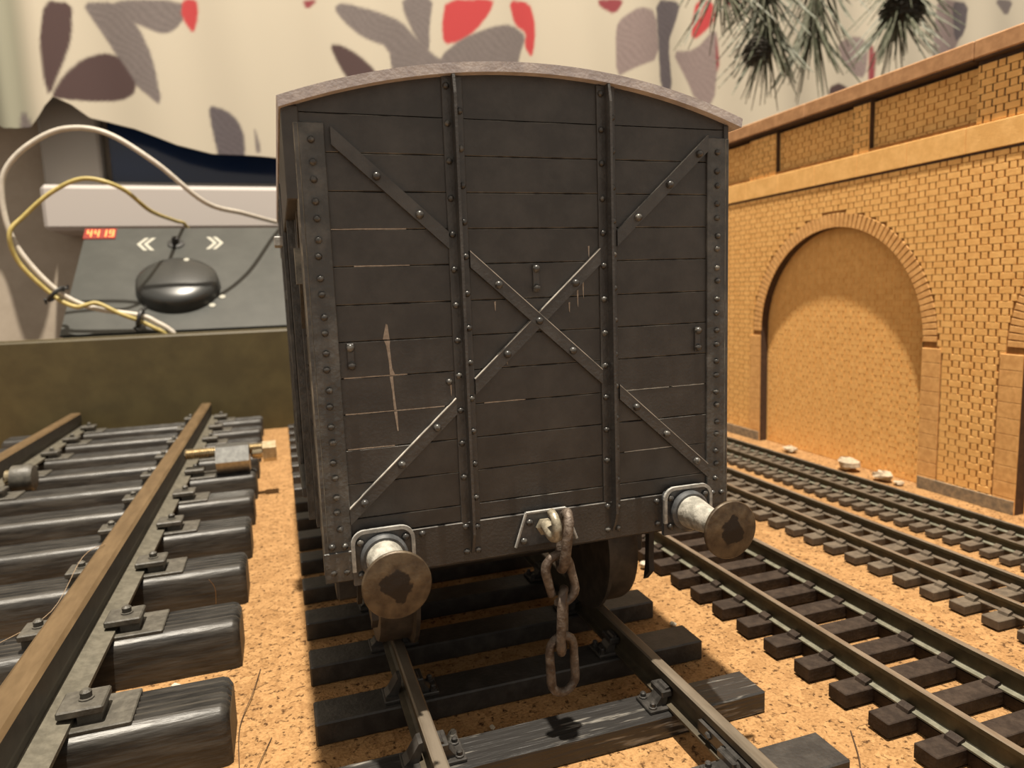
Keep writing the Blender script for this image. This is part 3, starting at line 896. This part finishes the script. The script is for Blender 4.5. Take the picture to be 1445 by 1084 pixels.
# ------------------------------------------------------------------ laser cut brick arches
ba = empty('brick_arches', (145, 110, 0))
tag(ba, 'tan laser cut model of blind brick arches with a parapet', 'model building')
XF = 142.5; DEP = 3.0
ARC = [3.7, 103.1, 202.5]; AR = 35.3; SPR = 42.6
def arch_top(y, rad=AR):
    """height up to which the wall is open at y (None = solid)"""
    for c in ARC:
        d = abs(y-c)
        if d < rad: return SPR+math.sqrt(rad*rad-d*d)
    return None
Y0, Y1 = -44.0, 250.0
# scorched sheet that shows in the joints, with the arches cut out
edges = sorted(set([Y0, Y1]+[c+AR*math.sin(R(a)) for c in ARC for a in range(-90, 91, 3)]))
edges = [e for e in edges if Y0 <= e <= Y1]
b = MB()
for a, c in zip(edges[:-1], edges[1:]):
    m = arch_top((a+c)/2)
    za, zc = (0, 0) if m is None else ((arch_top(a) or SPR), (arch_top(c) or SPR))
    b.add([(XF, a, za), (XF, c, zc), (XF, c, 92), (XF, a, 92)], [(0, 3, 2, 1)])
    if m is not None:        # soffit of the arch, scorched by the cut
        b.add([(XF-.25, a, za), (XF-.25, c, zc), (XF+DEP, c, zc), (XF+DEP, a, za)], [(0, 1, 2, 3)], 1)
for c in ARC:
    for s in (-1, 1):
        y = c+s*AR
        if Y0 < y < Y1: b.add([(XF-.25, y, 0), (XF+DEP, y, 0), (XF+DEP, y, SPR), (XF-.25, y, SPR)], [(0, 1, 2, 3)], 1)
b.build('facing_sheet', ['brick_dark', 'burnt'], ba)
MB().box(XF+DEP, XF+DEP+2.5, Y0, Y1, 0, 114).build('backing_sheet', 'brick', ba)
MB().box(XF+.02, XF+DEP, Y0, Y1, 91, 100).build('parapet_core', 'brick_dark', ba)
# bricks: Flemish bond, 4.3 mm stretchers and 2.1 mm headers in 1.8 mm courses
CH_, ST, HD = 1.8, 4.3, 2.1
pieces = []
def courses(z0, z1, ya, yb, x, opening=True, proud=0.28):
    k = 0; z = z0
    while z+CH_ <= z1+.05:
        y = ya-(k % 2)*3.2-rnd.uniform(0, .2); j = 0
        zc = z+CH_/2
        while y < yb:
            wd = ST if j % 2 == 0 else HD
            a, c = max(y, ya), min(y+wd, yb)
            y += wd; j += 1
            if c-a < 0.8: continue
            if opening:
                cut = False
                for cc_ in ARC:
                    rad = AR+4.5
                    if zc < SPR: half = AR+(6.2 if zc < 40 else 4.5)
                    elif zc < SPR+rad: half = math.sqrt(max(0, rad*rad-(zc-SPR)**2))
                    else: continue
                    l, r = cc_-half, cc_+half
                    if a >= l and c <= r: cut = True
                    elif a < l < c: c = l
                    elif a < r < c: a = r
                if cut or c-a < 0.7: continue
            pieces.append((x, a, c, z, z+CH_, proud))
        z += CH_; k += 1
courses(0.2, 92, Y0, Y1, XF)
PIL = [(-41, -35), (-3.4, 3.3), (40.6, 55.3), (89.5, 96.2), (131.5, 146.3), (180.5, 187.2), (222, 237)]
courses(99.2, 114.5, Y0, Y1, XF+2.0, opening=False)
npar = len(pieces)
for a, c in PIL:
    MB().box(XF+.25, XF+DEP, a, c, 98.8, 114.8).build('pilaster_core', ['burnt'], ba)
    courses(99.2, 114.8, a, c, XF+.25, opening=False, proud=0.3)
# the recessed face of each arch
for c in ARC:
    k0 = len(pieces)
    courses(0.2, SPR+AR, c-AR+.2, c+AR-.2, XF+DEP, opening=False, proud=0.12)
    keep = [q for q in pieces[k0:] if (q[4] < SPR or math.hypot((q[1]+q[2])/2-c, q[4]-SPR) < AR-1.2)]
    del pieces[k0:]; pieces += keep
cl = Vector((-31.3, -83.5, 61.3))
def dist(q): return (Vector((q[0], (q[1]+q[2])/2, (q[3]+q[4])/2))-cl).length
vis = sorted([q for q in pieces if q[1] > 39.5 and q[5] > 0.2], key=dist)[:290]
vset = set(id(q) for q in vis)
shared = {}
def brick_mesh(wd, pr):
    key = (round(wd, 2), pr)
    if key not in shared:
        b = MB(); g = 0.24; h = 0.07
        b.cbox(-pr, 0.05, g, wd-g, h, CH_-h, 0.06)
        shared[key] = b.mesh('brick', 'brick')
    return shared[key]
st = MB()
for q in pieces:
    x, a, c, z0, z1, pr = q
    if id(q) in vset:
        inst(brick_mesh(c-a, pr), 'brick', (x, a, z0), ba)
    else:
        st.box(x-pr, x+.05, a+.22, c-.22, z0+.07, z1-.07)
tag(st.build('distant_bricks', 'brick', ba), kind='stuff')
# voussoirs
VM = MB().cbox(-0.30, 0.05, -0.74, 0.74, AR-.05, AR+4.35, 0.08).mesh('voussoir', 'voussoir')
for c in ARC:
    for k in range(65):
        a = -90+180*(k+.5)/65
        y = c+AR*math.sin(R(a))
        if Y0 < y < Y1:
            inst(VM, 'voussoir', (XF, c, SPR), ba, rot=(R(-a), 0, 0))
# jamb stones
for c in ARC:
    for s in (-1, 1):
        y = c+s*AR
        if not (Y0 < y < Y1): continue
        a, e = sorted((y, y+s*6.0))
        for k in range(10):
            MB().cbox(XF-.45, XF+.05, a+.03, e-.03, k*4.1+.06, k*4.1+4.04, 0.08).build('jamb_stone', 'voussoir', ba)
# string course, coping
y = Y0; k = 0
for y in np.arange(57.3-18.1*5, 250, 18.1):
    MB().cbox(XF-.7, XF+1.0, y+.06, y+18.04, 92.3, 98.9, 0.12).build('band_stone', 'band', ba)
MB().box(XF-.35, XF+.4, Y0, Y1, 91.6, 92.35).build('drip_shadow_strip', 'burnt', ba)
for y in np.arange(55-60*2, 249, 60):
    MB().cbox(XF-2.3, XF+7, y+.1, y+59.9, 115.0, 119.5, 0.3).build('coping_stone', 'coping', ba)
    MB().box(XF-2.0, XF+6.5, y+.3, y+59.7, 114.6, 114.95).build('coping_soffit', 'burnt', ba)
for c0, c1 in ((39.2, 67.6), (138.6, 167.0)):
    MB().cbox(XF-.62, XF-.1, c0, c1, 0, 3.6, 0.1).build('plinth', 'plinth', ba)

# crumbs of plaster along the wall foot
def lump(name, c, r, m, label, cat, group=None, sq=0.7):
    b = MB(); seg, rings = 9, 5
    k = len(b.v)
    for i in range(rings+1):
        ph = math.pi*i/rings
        for j in range(seg):
            t = 2*math.pi*j/seg
            q = r*rnd.uniform(.75, 1.2)
            b.v.append((c[0]+q*math.sin(ph)*math.cos(t), c[1]+q*1.3*math.sin(ph)*math.sin(t), c[2]+r*sq-q*sq*math.cos(ph)))
    for i in range(rings):
        for j in range(seg):
            t = (j+1) % seg
            b.f.append([i*seg+j, i*seg+t, (i+1)*seg+t, (i+1)*seg+j]); b.m.append(0)
    zmin = min(v[2] for v in b.v)
    b.v = [(x, y, z-zmin+c[2]) for x, y, z in b.v]
    return tag(b.build(name, m, org=c), label, cat, group)
G = 'pale plaster crumbs at the foot of the arches'
lump('plaster_crumb', (139.0, 90.5, 0), 2.9, 'plaster', 'tallest pale plaster crumb at the foot of the blind arch', 'crumb', G)
lump('plaster_crumb', (139.4, 118, 0), 2.2, 'plaster', 'pale plaster crumb by the scorched far jamb of the arch', 'crumb', G, 0.5)
lump('plaster_crumb', (138.8, 76.5, 0), 2.4, 'plaster', 'pale plaster crumb beside the jamb stones of the arch', 'crumb', G, 0.6)
lump('plaster_crumb', (139.2, 71.0, 0), 1.3, 'plaster', 'small flat plaster crumb before the jamb stones', 'crumb', G, 0.5)
G = 'white chips on the cork'
lump('white_chip', (-50.4, 24.3, 0), 2.3, 'chip', 'white chip lying between two big ribbed sleepers', 'chip', G, 1.0)
lump('white_chip', (32.2, 21.0, 0), 0.55, 'chip', 'tiny white chip by a black sleeper end', 'chip', G)
lump('white_chip', (40.2, 46.2, 0), 0.8, 'chip', 'small white chip beside a brown sleeper of the small track', 'chip', G, 1.1)
lump('white_chip', (-7.0, 4.4, 0), 0.4, 'chip', 'white speck on the cork between the wagon track rails', 'chip', G)
lump('grey_pebble', (-13.6, 1.2, 0.0), 1.0, 'shank', 'round grey pebble next to the rail chair of the wood-grained sleeper', 'pebble', None, 1.6)

# ------------------------------------------------------------------ rail clamps on the big track
def hexpr(c, r, a0, a1, rot=0):
    pts = [(c[0]+r*math.cos(R(60*k+rot)), c[1]+r*math.sin(R(60*k+rot))) for k in range(6)]
    return pts
def rail_clamp(X, Y, Z, label, full=True):
    t = empty('rail_clamp', (X, Y, 0)); tag(t, label, 'clamp')
    b = MB()
    P = []
    prof = []
    a = -13.9
    while a < 9:
        prof += [(1.45, a), (1.75, a+.35)]; a += .7
    b.lathe(prof, (X, Y, Z+2.6), 'x', 12)
    b.build('threaded_rod', 'brass', t)
    MB().prism(hexpr((Y, Z), 5.0, 0, 0, 0), 'x', X-5.2, X+4.4).build('hex_nut', 'steel', t)
    if full:
        MB().lathe([(1.2, 3.6), (1.9, 4.2), (1.9, 7.0)], (X+1.2, Y, Z+1.2), 'x', 14).build('collar', 'brass', t, smooth=True)
        MB().prism(hexpr((Y, Z+1.2), 3.3, 0, 0, 30), 'x', X+8.4, X+12.4).build('brass_nut', 'brass', t)
    return t
rail_clamp(-47.4, 146.0, 12.5, 'steel hex nut and brass bolt clamped beside the big rail')
t = empty('rail_joiner', (-110, 157, 0)); tag(t, 'dark round rail joiner on the far rail of the big track', 'rail joiner')
MB().lathe([(1.5, -1.5), (4.0, -1.0), (4.2, 3.5), (3.6, 4.6), (2.0, 4.8)], (-109.0, 157, 10.6), 'x', 18).build('cap', 'clipL', t, smooth=True)
MB().lathe([(2.0, -3.0), (2.4, -2.6), (2.4, 0.5)], (-109.0, 157, 11.2), 'x', 12).build('screw', 'brass', t, smooth=True)
MB().box(-112, -105, 154.5, 159.5, 0, 7.2).build('foot', 'clipL', t)

# ------------------------------------------------------------------ controller behind the board
ct = empty('train_controller', (-62, 310, -4))
tag(ct, 'black sloping controller with a big round knob and red number display', 'controller')
PV = Vector((0, 70, 52)).normalized(); PN = Vector((0, -52, 70)).normalized(); P0 = Vector((-123.7, 275, 48.7))
def pp(u, v, h=0): return P0+Vector((u, 0, 0))+PV*v+PN*h
def on_panel(b, outline, h0, h1, mi=0):
    n = len(outline); k = len(b.v)
    ar = sum(outline[i][0]*outline[(i+1) % n][1]-outline[(i+1) % n][0]*outline[i][1] for i in range(n))
    if ar < 0: outline = outline[::-1]
    b.v += [tuple(pp(u, v, h0)) for u, v in outline]+[tuple(pp(u, v, h1)) for u, v in outline]
    for i in range(n):
        j = (i+1) % n
        b.f.append([k+i, k+j, k+n+j, k+n+i]); b.m.append(mi)
    b.f.append([k+i for i in range(n)][::-1]); b.m.append(mi)
    b.f.append([k+n+i for i in range(n)]); b.m.append(mi)
    return b
a = pp(0, -0.5); e = pp(0, 87.5)
MB().prism([(a.y, -4), (a.y, a.z), (e.y, e.z), (e.y+4, e.z), (e.y+4, -4)], 'x', P0.x+1, P0.x+127).build('body', 'panel', ct)
on_panel(MB(), [(0, -1), (128, -1), (128, 88), (0, 88)], -0.5, 0.5).build('panel', 'panel', ct)
dp = on_panel(MB(), [(-0.5, 77.5), (14.5, 77.5), (14.5, 87.2), (-0.5, 87.2)], 0.3, 1.0).build('display', 'display', ct)
SEG = {'4': 'fgbc', '1': 'bc', '9': 'abcdfg'}
for i, chx in enumerate('4419'):
    u0, v0, wd, ht = 0.9+3.45*i, 79.2, 2.3, 6.4
    b = MB(); th = 0.55
    R_ = {'a': (u0, v0+ht-th, wd, th), 'd': (u0, v0, wd, th), 'g': (u0, v0+ht/2-th/2, wd, th), 'f': (u0, v0+ht/2, th, ht/2), 'e': (u0, v0, th, ht/2),
          'b': (u0+wd-th, v0+ht/2, th, ht/2), 'c': (u0+wd-th, v0, th, ht/2)}
    for s in SEG[chx]:
        x, y, w_, h_ = R_[s]
        on_panel(b, [(x, y), (x+w_, y), (x+w_, y+h_), (x, y+h_)], 0.95, 1.15)
    b.build('digit', 'digit', dp)
def chevron(u, v, s):
    for k in (0, 3.2):
        b = MB(); U_ = u+s*k
        on_panel(b, [(U_, v), (U_+s*3.6, v+6), (U_+s*5.6, v+6), (U_+s*2.0, v), (U_+s*5.6, v-6), (U_+s*3.6, v-6)][:4], 0.45, 0.62)
        on_panel(b, [(U_, v), (U_+s*2.0, v), (U_+s*5.6, v-6), (U_+s*3.6, v-6)], 0.45, 0.62)
        b.build('arrow_mark', 'white_print', ct)
chevron(25.0, 72.2, 1); chevron(67.4, 72.6, -1)
def panel_lathe(prof, u, v, seg=36):
    b = MB(); n = len(prof)
    for r, h in prof:
        for s in range(seg):
            t = 2*math.pi*s/seg
            b.v.append(tuple(pp(u+r*math.cos(t), v+r*math.sin(t), h)))
    for i in range(n-1):
        for s in range(seg):
            t = (s+1) % seg
            b.f.append([i*seg+s, i*seg+t, (i+1)*seg+t, (i+1)*seg+s]); b.m.append(0)
    b.f.append([s for s in range(seg)][::-1]); b.m.append(0)
    b.f.append([(n-1)*seg+s for s in range(seg)]); b.m.append(0)
    return b
kn = panel_lathe([(19.4, 0.3), (18.9, 3.6), (18.4, 6.0), (17.2, 7.2), (14, 8.4), (9, 9.4), (4, 9.9), (0.4, 10.0)], 47.0, 31.5, 48).build('knob', 'knob', ct, smooth=True)
panel_lathe([(1.3, 7.0), (1.3, 8.6), (.6, 8.8)], 51.0, 45.0, 12).build('knob_pointer', 'white_print', kn)
for u, v in ((62.5, 16.8), (67.0, 23.5)):
    panel_lathe([(1.5, .4), (1.5, .8), (.8, 1.0)], u, v, 12).build('scale_dot', 'white_print', ct)
panel_lathe([(4.2, .3), (4.2, 1.2), (2.0, 1.5), (1.6, 4.5), (.5, 5.0)], 43.8, 72.0, 16).build('toggle', 'tie', ct, smooth=True)

# ------------------------------------------------------------------ cables
WC = [(-14, 352.5, 40), (-16, 352.5, 90), (-22, 350, 103.5), (-30, 335, 104), (-44, 300, 104.5), (-59.5, 280, 107.2), (-77.8, 272, 123.3), (-96.2, 272, 135.5), (-112.2, 272, 136.7), (-126.1, 272, 129.5), (-135.5, 272, 119.2), (-138.1, 272, 107.5),
      (-136.7, 272, 92.7), (-131.5, 272, 80.7), (-121.4, 272, 67.6), (-109.4, 272.5, 60.2), (-90.5, 272.6, 55.9), (-84, 272, 52.5), (-79.0, 271.7, 48.9), (-77, 271.8, 45), (-76, 272.2, 30), (-75, 272.4, -3)]
tag(MB().tube(spline(WC, 8), 1.15, 10).build('white_cable', 'cable_white', smooth=True), 'white cable looping up from behind the olive board', 'cable')
YC = [(-74, 352.5, 40), (-74, 352.5, 92), (-76, 349, 103.5), (-79, 330, 104), (-84.5, 290, 104.5), (-93.0, 274, 112.4), (-106.3, 272, 116.1), (-119.0, 272, 110.6), (-130.6, 271, 100.1),
      (-136.0, 268.4, 92.3), (-134.2, 270.4, 80.0), (-123.4, 271.5, 66.0), (-115.4, 269.3, 61.0), (-110.8, 269.6, 61.6), (-106.5, 270.4, 62.0), (-98, 270.2, 57.0), (-90.6, 271.6, 53.4), (-85.5, 271.3, 50.3), (-81.3, 271.5, 47.6), (-79.8, 271.7, 44), (-79, 272.2, 30), (-78, 272.4, -3)]
tag(MB().tube(spline(YC, 8), 0.95, 10).build('yellow_cable', 'cable_yellow', smooth=True), 'thinner yellow cable twisted together with the white one', 'cable')
def tie(c, d, label):
    t = empty('cable_tie', c); tag(t, label, 'cable tie')
    d = Vector(d).normalized(); b = MB()
    n1 = d.cross(Vector((0, 1, 0))).normalized(); n2 = d.cross(n1)
    P = [Vector(c)+n1*3.9*math.cos(k*math.pi/6)+n2*3.9*math.sin(k*math.pi/6) for k in range(12)]
    b.tube(P, 0.95, 8, closed=True); b.build('loop', 'tie', t, smooth=True)
    for s in (-1, 1):
        MB().tube([Vector(c)+n1*s*4.0, Vector(c)+n1*s*4.9+d*1.5*s, Vector(c)+n1*s*6.0+d*0.4], [.8, .75, .5], 8).build('tail', 'tie', t, smooth=True)
tie((-122.4, 271.7, 66.8), (10, 0, -11), 'black twist tie on the cables beside the controller')
tie((-90.6, 272.1, 54.7), (10, 0, -3), 'black twist tie on the cables lower down near the olive board')

# ------------------------------------------------------------------ pine sprigs hanging before the curtain
def sprig(c, n, ln, spread, label, Zt=330, droop=0.0, lean=0):
    t = empty('pine_sprig', c); tag(t, label, 'pine sprig', 'pine sprigs above the brick arches')
    stem = spline([(c[0]+lean, c[1], Zt), (c[0]+lean*.4, c[1]-3, (Zt+c[2])/2), c], 8)
    MB().tube(stem, [1.6-1.0*k/len(stem) for k in range(len(stem))], 8).build('twig', 'twig', t, smooth=True)
    b = MB()
    for i in range(n):
        f = rnd.random()**0.8
        p = stem[min(len(stem)-1, int((0.35+0.65*f)*(len(stem)-1)))]
        a = rnd.uniform(0, 2*math.pi); s = spread*math.sqrt(rnd.random())
        d = Vector((math.cos(a)*s, math.sin(a)*s, -1+droop)).normalized()
        L = ln*rnd.uniform(.6, 1.1)
        e = p+d*L; mid = p+d*L*.5+Vector((rnd.uniform(-1, 1), rnd.uniform(-1, 1), rnd.uniform(-1, 0)))
        b.tube([p, mid, e], [0.8, 0.75, 0.3], 3)
    tag(b.build('needles', 'needle', t), kind='stuff')
sprig((303, 340, 226), 190, 50, 1.0, 'bushy green pine sprig tipped by a dark cone, over the far end of the arches', 340, lean=-18)
sprig((345, 345, 236), 110, 58, 0.8, 'thin pine sprig with long drooping needles between two bushier ones', 350, lean=8)
sprig((421, 345, 252), 160, 54, 1.1, 'bushy pine sprig with a dark cone, over the near end of the parapet', 360, lean=16)
sprig((272, 350, 262), 80, 52, 1.1, 'sparse pine sprig beside the curtain print of a red leaf', 350, lean=-8)
def cone(c, r, h, label):
    t = empty('pine_cone', c); tag(t, label, 'pine cone', 'pine cones among the sprigs')
    MB().lathe([(r*.3, 0), (r*.75, h*.2), (r*.8, h*.5), (r*.55, h*.8), (r*.15, h)], c, 'z', 14).build('core', 'cone', t, smooth=True)
    for i in range(7):
        z = h*(0.08+.13*i); q = r*(0.55+0.5*math.sin(math.pi*(0.15+i/8)))
        b = MB()
        for k in range(9):
            a = 2*math.pi*(k+.5*(i % 2))/9
            d = Vector((math.cos(a), math.sin(a), 0)); s = Vector((-d.y, d.x, 0))
            p = Vector(c)+Vector((0, 0, z))
            b.add([p+d*q*.5-s*q*.2, p+d*q*.5+s*q*.2, p+d*q*1.1+s*q*.26+Vector((0, 0, -1.2)), p+d*q*1.1-s*q*.26+Vector((0, 0, -1.2)), p+d*q*.5+Vector((0, 0, 1.4))],
                  [(0, 1, 2, 3), (3, 2, 4), (0, 3, 4), (1, 4, 2), (0, 4, 1)])
        tag(b.build('scale_ring', 'cone', t), kind='stuff')
cone((290, 335, 208), 8.5, 18, 'dark pine cone at the tip of the bushy sprig, clear of the parapet')
cone((423, 342, 246), 14, 24, 'larger dark pine cone above the parapet')

# ------------------------------------------------------------------ stray fibres
def fibre(P, r, m, label):
    tag(MB().tube(spline(P, 6), r, 5).build('stray_fibre', m, org=P[0]), label, 'fibre', 'stray fibres on the layout')
fibre([(-78, 42, 8.3), (-72, 50, 9.5), (-68.5, 58, 15.7), (-66, 64, 15.8)], 0.06, 'hair', 'pale fibre caught across the inside of the big brown rail')
fibre([(-47.6, 56.5, 8.4), (-47.0, 59, 5.5), (-47.3, 60.8, 1.6)], 0.05, 'hair', 'short pale fibre hanging off a big ribbed sleeper')
fibre([(-38.5, 34, 0.15), (-39.5, 26, 0.5), (-41, 18, 0.2), (-40.6, 8, 0.15)], 0.065, 'hair_dark', 'dark hair curved over the cork beside the big sleepers')
fibre([(-36.6, 14, 0.12), (-38.2, 8, 0.4), (-39.8, 2, 0.12)], 0.055, 'hair_dark', 'straight dark hair on the cork strip')
fibre([(38.5, -14, 0.12), (35, -19, 0.3), (31, -23.5, 0.12)], 0.08, 'hair_dark', 'thin dark hair on the cork by the small track')
